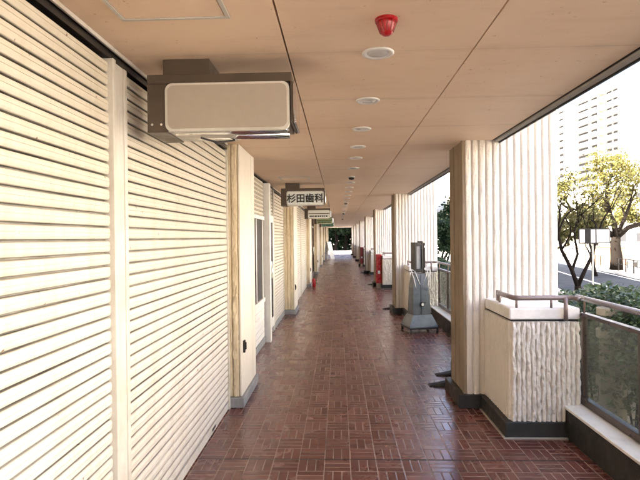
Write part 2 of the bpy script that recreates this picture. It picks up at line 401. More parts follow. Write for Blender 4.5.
def parapet_box():
    """plinth block round the pillar foot; local origin (1.36, 4.04)"""
    t = thing('parapet_block', 'x', 'parapet', group='ribbed parapet blocks beside the street pillars')
    L, W = .67, .54
    for (ya, yb, far) in ((0, L, 0), (1.21, 1.85, 1)):
        pass
    m = MB(); m.box(.010, W - .01, .010, L, 0, .915)
    join_into(m.bm, ribs(0, W, .125, .915, 14, .040, 21, .028, True, 12, .009), FACE_N)
    join_into(m.bm, ribs(0, L, .125, .915, 12, .012, 23, .012, True, 7, .04), Matrix.Translation((0, L, 0)) @ FACE_W)
    m.build('body', M['pillar'], t, smooth=True)
    m = MB(); m.box(.012, W - .01, 1.18, 1.83, 0, .915)
    join_into(m.bm, ribs(0, W, .125, .915, 11, .020, 27, .02, True, 7, .04), Matrix.Translation((W, 1.84, 0)) @ FACE_S)
    join_into(m.bm, ribs(0, .65, .125, .915, 12, .010, 29, .012, False, 6, .08), Matrix.Translation((0, 1.83, 0)) @ FACE_W)
    m.build('rear_body', M['pillar'], t, smooth=True)
    m = MB(); m.box(-.004, W + .01, -.006, L, .928, 1.02, .012); m.build('cap', M['cap'], t)
    m = MB(); m.box(-.004, W + .01, 1.18, 1.85, .928, 1.02, .012); m.build('cap', M['cap'], t)
    m = MB(); m.box(.012, W - .004, .008, L - .01, .914, .929); m.build('cap_joint', M['dark_gap'], t)
    m = MB(); m.box(.012, W - .004, 1.2, 1.835, .914, .929); m.build('cap_joint', M['dark_gap'], t)
    m = MB(); m.box(-.06, W - .105, -.055, L - .05, .001, .128, .006); m.build('base_trim', M['trim_dark'], t)
    m = MB(); m.box(-.055, W - .105, 1.27, 1.9, .001, .126, .006); m.build('base_trim', M['trim_dark'], t)
    m = MB(); m.box(-.075, W - .12, -.072, -.054, .0005, .010); m.box(-.075, -.059, -.054, L - .06, .0005, .009); m.build('grout_line', M['grout'], t)
    # handrail over the block
    m = MB(); zz = 1.10
    m.tube([(.035, .40, zz), (.035, .06, zz), (.045, .022, zz), (.075, .01, zz), (.40, .01, zz), (.46, .0, zz), (.50, -.03, zz), (.505, -.08, zz)], .021, 10)
    m.tube([(.44, .0, zz - .004), (.425, -.035, zz - .02), (.42, -.045, zz - .07), (.42, -.045, .93)], .017, 8)
    for x, y in ((.035, .36), (.06, .02), (.33, .01)): m.tube([(x, y, 1.018), (x, y, zz)], .010, 8)
    m.box(.025, .055, .38, .43, 1.03, zz + .02)
    m.build('handrail', M['rail'], t, smooth=True)
    m = MB(); zz = 1.10
    m.tube([(.505, 1.93, zz), (.50, 1.88, zz), (.46, 1.84, zz), (.075, 1.83, zz), (.035, 1.78, zz), (.035, 1.45, zz)], .021, 10)
    for x, y in ((.035, 1.5), (.06, 1.81), (.33, 1.83)): m.tube([(x, y, 1.018), (x, y, zz)], .010, 8)
    m.build('handrail', M['rail'], t, smooth=True)
    return t

sp = street_pillar(); pb = parapet_box()
notes = {0: 'large foreground ribbed street pillar with stained cream top'}
for i in range(-1, NB):
    y = 4.73 + BAY * i
    lab = 'foreground ribbed white street pillar rising behind the nearest parapet block' if i == 0 else \
          ('ribbed white street pillar just behind the blue-grey machine' if i == 1 else
          ('ribbed street pillar beside the bright red cabinet' if i == 2 else f'{ORD[max(i,0)]} ribbed white street pillar counted from the foreground'))
    if i == -1: lab = 'ribbed street pillar standing behind the viewer'
    if i == 0: sp.location = (1.18, y, 0); sp['label'] = lab
    elif i > 0: copy_tree(sp, (1.18, y, 0), lab)
    y = 4.04 + BAY * i
    lab = 'foreground ribbed parapet block with white cap and bent handrail' if i == 0 else \
          ('ribbed parapet block partly hidden behind the blue-grey machine' if i == 1 else
          ('white capped parapet block next to the bright red cabinet' if i == 2 else f'{ORD[max(i,0)]} white capped parapet block counted from the foreground'))
    if i == 0: pb.location = (1.36, y, 0); pb['label'] = lab
    elif i > 0: copy_tree(pb, (1.36, y, 0), lab)

# kerb walls under the railings and the railings
def kerb_wall():
    t = thing('kerb_wall', 'x', 'low wall', group='low kerb walls under the railings')
    L = BAY - 1.86
    m = MB(); m.box(-.012, .20, -L, 0, .0, .232, .004); m.build('wall_body', M['trim_dark'], t)
    m = MB(); m.box(-.028, .235, -L, .0, .2335, .256, .006); m.build('coping', M['cap'], t)
    m = MB(); m.box(.01, .25, -L, -.001, -.6, .0); m.build('outer_skirt', M['concrete'], t)
    return t
def railing():
    t = thing('railing', 'x', 'railing', group='glass panel railings between the parapet blocks')
    L = BAY - 1.86; n = 5; st = L / n
    for k in range(n + 1):
        y = -.012 - (L - .024) * k / n
        m = MB(); m.box(-.021, .021, y - .018, y + .018, .262, .955, .003); m.tube([(0, y, .95), (.005, y, 1.085)], .009, 8); m.build('post', M['bronze'], t)
    m = MB(); m.box(-.026, .026, -L, 0, .955, .985, .004); m.build('top_frame', M['bronze'], t)
    m = MB(); m.box(-.026, .026, -L, 0, .2595, .315, .004); m.build('bottom_frame', M['bronze'], t)
    for k in range(n):
        y0 = -.012 - (L - .024) * (k + 1) / n + .019; y1 = -.012 - (L - .024) * k / n - .019
        m = MB(); m.box(-.004, .004, y0, y1, .316, .954); m.build('glass_pane', M['glass'], t)
    m = MB(); m.tube([(-.02, -L - .02, 1.10), (-.02, .06, 1.10)], .021, 10); m.build('handrail', M['rail'], t, smooth=True)
    return t
kw = kerb_wall(); rl = railing()
for i in range(0, NB):
    y = 4.04 + BAY * i
    where = ['at the right edge in the foreground', 'beside the blue-grey machine', 'just before the red cabinet'] + [f'in the {ORD[k]} bay from the viewer' for k in range(3, NB)]
    a = (kw, rl)
    for src, x, nm in ((kw, 1.79, 'dark faced kerb wall with white coping'), (rl, 1.935, 'bronze framed glass railing with round handrail')):
        lab = f'{nm} {where[i]}'
        if i == 0: src.location = (x, y, 0); src['label'] = lab
        else: copy_tree(src, (x, y, 0), lab)

# rubber ramps by the pillar feet
def foot_wedge():
    m = MB()
    m.loft([[(0, -.05, .0), (.20, -.075, 0), (.20, .075, 0), (0, .05, 0)], [(.01, -.04, .012), (.20, -.07, .03), (.20, .07, .03), (.01, .04, .012)], [(.05, -.02, .022), (.20, -.05, .045), (.20, .05, .045), (.05, .02, .022)]])
    return m.build('rubber_wedge', M['rubber'])
fw_ = foot_wedge(); tag(fw_, 'black rubber wedge on the floor at the foreground pillar foot', 'wedge', 'black rubber wedges at the street pillar feet'); fw_.location = (.95, 5.40, 0)
for i, (x, y, l) in enumerate(((1.10, 5.80, 'short black wedge just beyond the foreground pillar foot'), (.96, 11.1, 'black wedge at the foot of the pillar behind the machine'), (.96, 16.75, 'black wedge on the floor in front of the red cabinet'), (.96, 22.4, 'black wedge at the fourth street pillar foot'))):
    c = fw_.copy(); col.objects.link(c); c.location = (x, y, 0); c['label'] = l

# ------------------------------------------------------------------ shop side pillars
def shop_pillar():
    t = thing('shop_pillar', 'x', 'pillar', group='cream pillars between the shopfronts')
    W, L, HH = .40, .80, CEIL - .002          # local origin: corridor face near edge
    m = MB(); m.box(-W, -.004, .012, L - .01, 0, HH)
    join_into(m.bm, ribs(-.225, -.022, .105, HH, 3, .020, 41, .016, True, 10, .02), Matrix.Translation((0, .006, 0)) @ FACE_N)
    m.build('shaft', M['pillar_left'], t, smooth=False)
    m = MB(); m.box(-.021, .0, -.012, .045, .105, HH, .006); m.box(-.015, -.0015, .051, .60, .105, HH, .004)
    for k in range(3): m.box(-.012, .001, .605 + k * .062, .605 + k * .062 + .057, .105, HH, .007)
    m.build('corridor_face', M['smooth'], t)
    m = MB(); m.box(-.24, .022, -.035, L + .02, .001, .098, .008); m.build('base_trim', M['trim_grey'], t)
    m = MB(); m.box(.001, .018, .06, .105, .50, .62, .006); m.box(.016, .03, .072, .093, .53, .60, .004); m.build('outlet_cover', M['black'], t)
    return t
lp = shop_pillar()
for i in range(0, NB):
    lab = ['foreground cream pillar at the end of the big roller shutters', 'cream pillar under the white dental sign', 'cream pillar behind the small fire extinguisher'][i] if i < 3 else f'{ORD[i]} cream shop pillar counted from the foreground'
    p = (-.925, 4.70 + BAY * i, 0)
    if i == 0: lp.location = p; lp['label'] = lab
    else: copy_tree(lp, p, lab)

# ------------------------------------------------------------------ shutters
def slats(y0, y1, z0, z1, pitch=.0585, seed=0):
    bm = bmesh.new(); n = int((z1 - z0) / pitch); prof = []
    for k in range(n):
        zb = z0 + k * pitch
        for (dx, f) in ((-.020, .0), (-.020, .105), (-.003, .125), (.002, .18), (.0058, .33), (.0066, .50), (.0066, .570), (.0042, .585), (.0042, .60), (.0066, .615), (.0060, .78), (.0035, .93), (-.002, .985)):
            prof.append((dx, zb + f * pitch, k))
    prof.append((-.020, z0 + n * pitch, n - 1))
    ny = max(2, int((y1 - y0) / .12)); cols_ = []
    for j in range(ny + 1):
        y = y0 + (y1 - y0) * j / ny
        cols_.append([bm.verts.new((dx + noise.noise(Vector((k * .31 + seed, y * 1.7, 2))) * .0035, y, z + noise.noise(Vector((k * 7.3, y * .9, seed))) * .0022)) for dx, z, k in prof])
    for a, b in zip(cols_, cols_[1:]):
        for i in range(len(prof) - 1): bm.faces.new((a[i], b[i], b[i + 1], a[i + 1]))
    return bm
def shutter(name_label, x, ya, yb, post=True, seed=0, ztop=2.425, right_guide=.03):
    """ya..yb opening at plane x; origin at its near floor corner"""
    t = thing('roller_shutter', name_label, 'roller shutter', (x, ya, 0), 'roller shutters along the shopfronts'); L = yb - ya
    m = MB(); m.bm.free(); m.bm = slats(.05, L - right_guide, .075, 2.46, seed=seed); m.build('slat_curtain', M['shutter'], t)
    m = MB(); m.box(-.02, .008, .05, L - right_guide, .008, .070, .004); m.build('bottom_bar', M['guide'], t)
    m = MB(); m.box(.0075, .011, L * .72, L * .72 + .11, .030, .048); m.build('pull_slot', M['black'], t)
    m = MB(); m.box(-.03, .020, L - right_guide, L, .0, 2.43, .003); m.build('guide_rail', M['guide'], t)
    if post:
        m = MB(); m.box(-.03, .012, -.10, .012, 0, 2.43, .003); m.box(-.03, .016, .014, .049, 0, 2.43, .004); m.box(-.03, .030, -.135, -.104, 0, 2.43, .003)
        m.build('mullion', M['guide'], t)
    m = MB(); m.box(-.03, .012, -.1, L, 2.432, 2.452); m.box(-.03, -.002, -.1, L, 2.453, 2.488); m.build('head_rail', M['black'], t)
    m = MB(); m.box(.0125, .022, -.1, L, 2.470, 2.4885); m.build('head_trim', M['guide'], t)
    return t
XL = -1.05
m = MB()
shutter('cream roller shutter filling the left edge of the foreground', XL, -1.2, 2.28, False, 1, right_guide=.0)
shutter('cream roller shutter between the mullion and the foreground pillar', XL, 2.385, 4.66, True, 5)
# bay 2: shopfront
XS = -1.15
sf = thing('shopfront', 'white framed shop window and glazed door under a short shutter', 'shopfront', (XS, 5.5, 0))
m = MB(); m.bm.free(); m.bm = slats(.0, 2.10, 1.93, 2.47, seed=11); m.build('upper_shutter', M['shutter'], sf)
m = MB()
for k in range(6): m.box(-.03, .012 , .0, 2.06, .105 + k * .088, .105 + k * .088 + .084, .006)
m.build('siding', M['white'], sf)
m = MB(); m.box(-.05, .02, .0, 4.9, 0, .10, .005); m.build('sill_step', M['trim_grey'], sf)
m = MB(); m.box(-.02, .03, .0, 2.06, .64, .70, .004); m.box(-.02, .03, .0, 2.06, 1.87, 1.925, .004)
for y in (0, 1.0, 1.42, 1.98): m.box(-.02, .006, y, y + .045, .70, 1.87, .002)
wf = m.build('window_frame', M['white'], sf)
MB().box(-.012, .003, .04, 1.99, .70, 1.87).build('pane', M['shopglass'], wf)
m = MB(); m.box(-.03, .10, 2.12, 2.24, 0, 2.44, .004); m.build('white_post', M['white'], sf)
m = MB(); m.box(-.03, .09, 2.25, 2.34, .0, 2.44, .004); m.build('dark_post', M['bronze'], sf)
dr = None
m = MB(); m.box(-.02, .03, 2.36, 2.44, .10, 1.98, .004); m.box(-.02, .03, 3.04, 3.12, .10, 1.98, .004); m.box(-.019, .029, 2.44, 3.04, .10, .26, .004); m.box(-.019, .029, 2.44, 3.04, 1.86, 1.98, .004); m.box(-.019, .029, 2.44, 3.04, 1.02, 1.08, .004)
dr = m.build('door', M['white'], sf)
MB().box(-.006, .024, 2.441, 3.039, .261, 1.859).build('door_pane', M['shopglass'], dr)
m = MB(); m.tube([(.03, 2.48, .95), (.075, 2.48, .96), (.075, 2.48, 1.22), (.03, 2.48, 1.23)], .011, 8); m.build('handle', M['chrome'], dr)
m = MB(); m.bm.free(); m.bm = slats(2.36, 3.16, 1.99, 2.47, seed=13); m.build('door_shutter', M['shutter'], sf)
MB().box(-.03, .02, 0, 4.9, 2.472, 2.488).build('head_rail', M['black'], sf)
shutter('grey-cream roller shutter beyond the glazed shop door', XS, 8.78, 10.36, True, 17)
# bays 3..8
for i in range(1, NB):
    y0 = 5.5 + BAY * i; y1 = 10.4 + BAY * i
    if i == NB - 1: y1 = END
    for j, (a, b) in enumerate(((y0 + .12, (y0 + y1) / 2), ((y0 + y1) / 2 + .12, y1))):
        side = 'nearer' if j == 0 else 'farther'
        if (i, j) in ((2, 1), (4, 0), (5, 1)):
            t = thing('shop_door', f'dark glazed shop door standing {side} in the {ORD[i+1]} shop bay', 'door', (XL - .05, a, 0), 'dark glazed shop doors')
            m = MB(); m.box(-.02, .03, 0, .10, 0, 2.45, .004); m.box(-.02, .03, b - a - .1, b - a, 0, 2.45, .004); m.box(-.019, .029, .1, b - a - .1, 2.0, 2.08, .004); m.box(-.019, .029, .1, b - a - .1, 0, .15, .004); m.box(-.019, .029, (b - a) / 2 - .04, (b - a) / 2 + .04, .15, 2.0, .004)
            m.build('frame', M['bronze'], t)
            MB().box(-.01, -.002, .1, b - a - .1, .15, 2.45).build('pane', M['shopglass'], t)
            m = MB(); m.tube([(.03, (b - a) / 2 + .08, .9), (.07, (b - a) / 2 + .08, .9), (.07, (b - a) / 2 + .08, 1.2), (.03, (b - a) / 2 + .08, 1.2)], .011, 8); m.build('handle', M['chrome'], t)
        else:
            shutter(f'{side} roller shutter in the {ORD[i+1]} shop bay down the arcade', XL, a, b, True, 20 + i * 3 + j)

# ------------------------------------------------------------------ projecting signs
def rrect(x0, x1, z0, z1, r, n=6):
    pts = []
    for cx, cz, a0 in ((x1 - r, z1 - r, 0), (x0 + r, z1 - r, 90), (x0 + r, z0 + r, 180), (x1 - r, z0 + r, 270)):
        for k in range(n + 1): a = R(a0 + 90 * k / n); pts.append((cx + r * math.cos(a), cz + r * math.sin(a)))
    return pts
def extr(pts, y0, y1): return [[(x, y0, z) for x, z in pts], [(x, y1, z) for x, z in pts]]
def sign(y, label, panelmat, text=None, dashes=False):
    """local origin: ceiling fixing point, near face at y=0"""
    t = thing('projecting_sign', label, 'sign', (0, y, CEIL), 'box signs hanging from the arcade ceiling'); Z = -CEIL
    m = MB()
    x0, x1, z0, z1 = -.93, -.20, 2.125 + Z, 2.405 + Z
    m.box(x0, x1 - .02, 0, .27, z1 - .045, z1, .003)             # top rail
    m.box(x0, x0 + .098, 0, .27, z0 - .003, z1 - .046, .003)             # thick mounting end
    m.box(x0 + .099, x1 - .03, .012, .262, z0 + .03, z1 - .047)      # lamp case
    m.box(x1 - .026, x1 - .014, -.002, .27, z0 + .035, z1 - .046, .002)
    m.build('case', M['sign_brown'], t)
    m = MB(); m.box(x0 + .07, x0 + .30, .03, .25, z1 + .001, -.001, .002); m.build('ceiling_bracket', M['sign_brown'], t)
    pr = rrect(x0 + .092, x1 - .03, z0 - .001, z1 - .047, .035)
    m = MB(); m.loft(extr(pr, -.010, .011)); ed = m.build('panel_rim', M['sign_edge'], t)
    pr = rrect(x0 + .105, x1 - .043, z0 + .012, z1 - .058, .03)
    m = MB(); m.loft(extr(pr, -.014, -.0105)); pn = m.build('panel', panelmat, t)
    # silver rounded end and the lamp tray below
    m = MB(); m.tube([(x1 - .006, -.001, z0 + .05), (x1 - .006, -.001, z1 - .06)], .009, 8); m.box(x1 - .012, x1, 0, .265, z0 + .035, z1 - .05, .005); m.build('end_cap', M['chrome'], t)
    m = MB(); m.tube([(x0 + .12, .07, z0 + .018), (x1 - .05, .07, z0 + .018)], .022, 12); m.tube([(x0 + .12, .2, z0 + .018), (x1 - .05, .2, z0 + .018)], .022, 12); m.build('lamp_tube', M['chrome'], t, smooth=True)
    m = MB(); m.box(x0 + .10, x0 + .40, .012, .262, z0 + .002, z0 + .012); m.build('tray_cover', M['sign_edge'], t)
    cx = (x0 + .105 + x1 - .043) / 2; cz = (z0 + .012 + z1 - .058) / 2
    if text:
        fc = bpy.data.curves.new('sign_text', 'FONT'); fc.body = text; fc.size = .150; fc.align_x = 'CENTER'; fc.align_y = 'CENTER'; fc.extrude = .002; fc.bevel_depth = .0036; fc.bevel_resolution = 0; fc.space_character = 1.0
        fo = bpy.data.objects.new('tmp_text', fc); col.objects.link(fo); bpy.context.view_layer.update()
        me = bpy.data.meshes.new_from_object(fo.evaluated_get(bpy.context.evaluated_depsgraph_get())); bpy.data.objects.remove(fo)
        me.transform(Matrix.Rotation(R(90), 4, 'X')); me.materials.clear(); me.materials.append(M['ink'])
        xs = [v.co.x for v in me.vertices]; zs = [v.co.z for v in me.vertices]
        me.transform(Matrix.Translation((cx - (min(xs) + max(xs)) / 2, -.0165, cz - (min(zs) + max(zs)) / 2)))
        o = bpy.data.objects.new('lettering', me); col.objects.link(o); o.parent = t
    if dashes:
        m = MB(); rr = random.Random(4); x = x0 + .14
        m.box(x0 + .11, x1 - .05, -.0165, -.0145, z0 + .125, z0 + .145)
        while x < x1 - .10:
            wd = rr.uniform(.03, .06); m.box(x, x + wd, -.0165, -.0145, z0 + .045, z0 + .085); x += wd + rr.uniform(.008, .02)
        m.build('lettering', M['ink'], t)
    return t
s1 = sign(2.42, 'large blank beige box sign hanging in the foreground beside the shutters', M['sign_panel'])
m = MB(); m.tube([(-.66, .27, -.37), (-.72, .55, -.32), (-.84, 1.2, -.20), (-.95, 1.75, -.11), (-1.02, 2.15, -.06)], .006, 6); m.build('cable', M['black'], s1)
m = MB(); m.tube([(-.70, .12, -.372), (-.62, .16, -.392), (-.54, .2, -.372)], .005, 6); m.build('cable', M['black'], s1)
for x_ in (-.905, -.86): MB().tube([(x_, -.001, -.33), (x_, -.004, -.33)], .006, 8).build('screw', M['chrome'], s1)
sign(8.12, 'white box sign with four dark characters, second down the arcade', M['sign_white'], '杉田歯科')
sign(13.80, 'pale box sign with a dark line, just beyond the dental sign', M['sign_white'], None, True)
sign(19.3, 'green and yellow box sign, fourth down the arcade', M['sign_green'], None, True)
sign(24.6, 'dark green and white box sign farthest down the arcade', M['sign_dkgreen'])

# ------------------------------------------------------------------ ceiling fittings
def downlight():
    t = thing('downlight', 'x', 'ceiling light', group='round downlights in the arcade ceiling')
    m = MB(); m.lathe([(.052, .0), (.058, -.007), (.073, -.008), (.078, -.0035), (.078, -.0005), (.055, -.0004)], n=32); m.build('rim', M['white'], t, smooth=True)
    m = MB(); m.lathe([(.005, -.0065), (.03, -.0062), (.050, -.005), (.052, -.0015)], n=32); m.build('lens', M['lens'], t, smooth=True)
    return t
dl = downlight(); ys = [2.43, 3.27, 4.12, 4.93, 5.62, 6.45]
k = 8.13
while k < 30: ys.append(k); k += .83
ys = ys[:24]
for i, y in enumerate(ys):
    lab = 'nearest round white downlight, right behind the red alarm dome' if i == 0 else f'{ORD[i]} round downlight from the viewer along the ceiling row'
    if i == 0: dl.location = (.2, y, CEIL); dl['label'] = lab
    else: copy_tree(dl, (.2, y, CEIL), lab)
def detector():
    t = thing('smoke_detector', 'x', 'smoke detector', group='dark smoke detectors on the ceiling')
    m = MB(); m.lathe([(.052, 0), (.052, -.012), (.045, -.018)], n=24); m.build('base', M['sign_edge'], t)
    m = MB(); m.lathe([(.040, -.018), (.043, -.032), (.030, -.046), (.01, -.05)], n=24); m.build('sensor', M['black'], t)
    return t
dt = detector()
for i, y in enumerate((7.35, 13.3, 18.9, 24.6)):
    lab = f'{ORD[i]} dark round detector from the viewer in the ceiling row'
    if i == 0: dt.location = (.2, y + .0, CEIL); dt['label'] = lab
    else: copy_tree(dt, (.2 if i else .2, y - .42 + .0, CEIL), lab)
t = thing('fire_alarm', 'red dome fire alarm fixed to the ceiling', 'fire alarm', (.205, 2.06, CEIL))
m = MB(); m.lathe([(.047, 0), (.047, -.010), (.043, -.013)], n=28); m.build('base', M['red'], t, smooth=False)
m = MB(); m.lathe([(.040, -.013), (.0385, -.022), (.030, -.045), (.024, -.058), (.014, -.066), (.003, -.068)], n=28); m.build('dome', M['red'], t, smooth=True)
m = MB()
for k_ in range(12):
    a = k_ * math.pi / 6; m.box(.0, .001, .0, .001, 0, .0005) if False else m.tube([(.041 * math.cos(a), .041 * math.sin(a), -.016), (.027 * math.cos(a), .027 * math.sin(a), -.055)], .0018, 5)
m.build('ribs', M['red_dull'], t)
def hatch():
    t = thing('ceiling_hatch', 'x', 'ceiling hatch', group='square access hatches in the ceiling')
    m = MB(); w_ = .44
    for a in ((0, w_, 0, .016), (0, w_, w_ - .016, w_), (0, .016, .0165, w_ - .0165), (w_ - .016, w_, .0165, w_ - .0165)): m.box(a[0], a[1], a[2], a[3], -.007, -.0005, .001)
    m.build('frame', M['sign_edge'], t)
    m = MB(); m.box(.020, w_ - .020, .020, w_ - .020, -.004, -.0006); m.build('lid', M['ceiling'], t); return t
ht = hatch()
for i in range(5):
    lab = f'{ORD[i]} square metal framed hatch from the viewer in the ceiling'
    p = (-.865, 2.0 - .44 + BAY * i, CEIL)
    if i == 0: ht.location = p; ht['label'] = lab
    else: copy_tree(ht, p, lab)

# ------------------------------------------------------------------ wheeled pedestal machine
t = thing('wheeled_machine', 'blue-grey wheeled pedestal machine with a tall dark head and white grips', 'machine', (1.385, 8.28, 0), rz=R(12)); t.scale = (.82, .86, 1)
m = MB(); m.box(-.31, .31, -.04, .50, .075, .105, .012); m.build('base_frame', M['black'], t)
m = MB()
m.loft([[(-.30, -.03, .106), (.30, -.03, .106), (.30, .48, .106), (-.30, .48, .106)], [(-.29, -.02, .135), (.29, -.02, .135), (.29, .47, .135), (-.29, .47, .135)],
        [(-.20, .05, .30), (.20, .05, .30), (.20, .40, .30), (-.20, .40, .30)]])
m.build('skirt', M['steel_blue'], t)
m = MB()
m.loft([[(-.19, .055, .301), (.185, .055, .301), (.18, .38, .301), (-.19, .38, .301)], [(-.175, .09, .75), (.15, .09, .75), (.15, .34, .75), (-.175, .34, .75)], [(-.13, .11, .98), (.115, .11, .98), (.115, .32, .98), (-.13, .32, .98)]])
m.build('column', M['steel_blue'], t)
m = MB(); m.loft([[(-.02, .045, .32), (.15, .045, .32), (.15, .062, .32), (-.02, .062, .32)], [(-.015, .078, .75), (.12, .078, .75), (.12, .10, .75), (-.015, .10, .75)], [(-.01, .10, .96), (.09, .10, .96), (.09, .12, .96), (-.01, .12, .96)]])
m.build('front_plate', M['steel_blue'], t)
m = MB()
for z in (.5, .62, .72, .84): MB().tube([(.065, .062 + (z - .32) * .09, z), (.065, .04 + (z - .32) * .09, z)], .011, 10).build('bolt', M['black'], t)
m = MB(); m.tube([(.0, .075, .475), (.0, .035, .475)], .042, 20); bd = m.build('badge_ring', M['black'], t)
m = MB(); m.tube([(.0, .036, .475), (.0, .028, .475)], .026, 20); m.build('badge_centre', M['white'], bd)
for s_ in (-1, 1):
    m = MB(); m.tube([(s_ * .20, .12, 1.05), (s_ * .195, .11, 1.0), (s_ * .165, .09, .92), (s_ * .115, .095, .74)], .010, 8)
    m.tube([(s_ * .20, .12, 1.05), (s_ * .13, .16, 1.03), (s_ * .08, .2, .985)], .010, 8)
    m.tube([(s_ * .14, .10, 1.03), (s_ * .10, .09, .94), (s_ * .03, .09, .80)], .008, 8); m.build('grip', M['white'], t, smooth=True)
# head: dark frame with grey inner plate, seen at a slant
m = MB()
m.box(-.13, -.09, .10, .33, 1.0, 1.50, .006); m.box(.012, .052, .10, .33, 1.0, 1.52, .006); m.box(-.089, .011, .10, .33, 1.44, 1.50, .005); m.box(-.089, .011, .10, .33, 1.0, 1.06, .005)
hd = m.build('head_frame', M['black'], t)
MB().box(-.088, .010, .13, .31, 1.062, 1.438).build('inner_plate', M['trim_grey'], hd)
m = MB(); m.box(.075, .10, .12, .30, .985, 1.49, .005); m.box(.053, .074, .2, .24, 1.1, 1.14); m.box(.053, .074, .2, .24, 1.36, 1.40); m.build('side_plate', M['black'], hd)
m = MB(); m.tube([(.087, .118, 1.43), (.087, .108, 1.43)], .018, 14); m.tube([(.087, .118, 1.06), (.087, .108, 1.06)], .018, 14); m.build('knobs', M['white'], hd)
for (x, y) in ((-.28, -.01), (.28, -.01), (-.28, .47), (.28, .47)):
    m = MB(); m.tube([(x - .016, y, .038), (x + .016, y, .038)], .037, 16); cs = m.build('caster', M['rubber'], t)
    m = MB(); m.box(x - .024, x - .018, y - .02, y + .02, .03, .08); m.box(x + .018, x + .024, y - .02, y + .02, .03, .08); m.box(x - .024, x + .024, y - .02, y + .02, .081, .088); m.build('caster_fork', M['chrome'], cs)

# red cabinet etc.
def cabinet(loc, mat, label):
    t = thing('hose_cabinet', label, 'cabinet', loc, 'upright cabinets tucked beside the parapet blocks')
    m = MB(); m.loft([[(x, y, z) for x, y in rrect(0, .17, 0, .36, .05)] for z in (.16, 1.02)]); m.build('body', mat, t)
    m = MB(); m.loft([[(x, y, z) for x, y in rrect(-.008, .178, -.008, .368, .05)] for z in (1.021, 1.05)]); m.build('lid', mat, t)
    m = MB(); m.box(.02, .15, .02, .34, .001, .159); m.build('plinth', M['planter'], t)
    m = MB(); m.box(.05, .12, -.006, -.001, .45, .55, .002); m.build('name_plate', M['white'], t)
    return t
cabinet((1.165, 15.62, 0), M['red'], 'bright red upright cabinet against the third street pillar')
cabinet((1.165, 27.05, 0), M['red_dull'], 'dull dark red block standing for the shaded parapet face at the fifth street pillar')  # shaded, floor-reddened parapet face modelled as a dark red block
# fire extinguisher by the third shop pillar
t = thing('fire_extinguisher', 'small red fire extinguisher standing at the foot of the shop pillar', 'extinguisher', (-.80, 16.0, 0)); t.scale = (.75, .75, .62)
m = MB(); m.lathe([(.06, .01), (.075, .03), (.075, .38), (.06, .44), (.025, .47), (.025, .49)], n=20); m.build('tank', M['red'], t, smooth=True)
m = MB(); m.box(-.02, .02, -.10, .03, .505, .52); m.box(-.02, .02, -.10, .02, .54, .55); m.box(-.018, .018, -.018, .018, .485, .54); m.build('lever', M['black'], t)
m = MB(); m.tube([(.02, 0, .5), (.08, 0, .47), (.095, 0, .35), (.09, 0, .2)], .009, 8); m.build('hose', M['rubber'], t)
# folding A board at the far end
t = thing('folding_board', 'white folding A board leaning at the far end of the arcade', 'sign board', (-.75, 38.0, 0), rz=R(60))
for s_ in (-1, 1):
    m = MB(); m.loft([[(-.3, s_ * .35 - .01, 0), (.3, s_ * .35 - .01, 0), (.3, s_ * .35 + .01, 0), (-.3, s_ * .35 + .01, 0)], [(-.3, s_ * .03 - .01, 1.25), (.3, s_ * .03 - .01, 1.25), (.3, s_ * .03 + .01, 1.25), (-.3, s_ * .03 + .01, 1.25)]]); m.build('board', M['white'], t)
m = MB(); m.tube([(-.3, 0, 1.26), (.3, 0, 1.26)], .02, 8); m.build('hinge', M['chrome'], t)

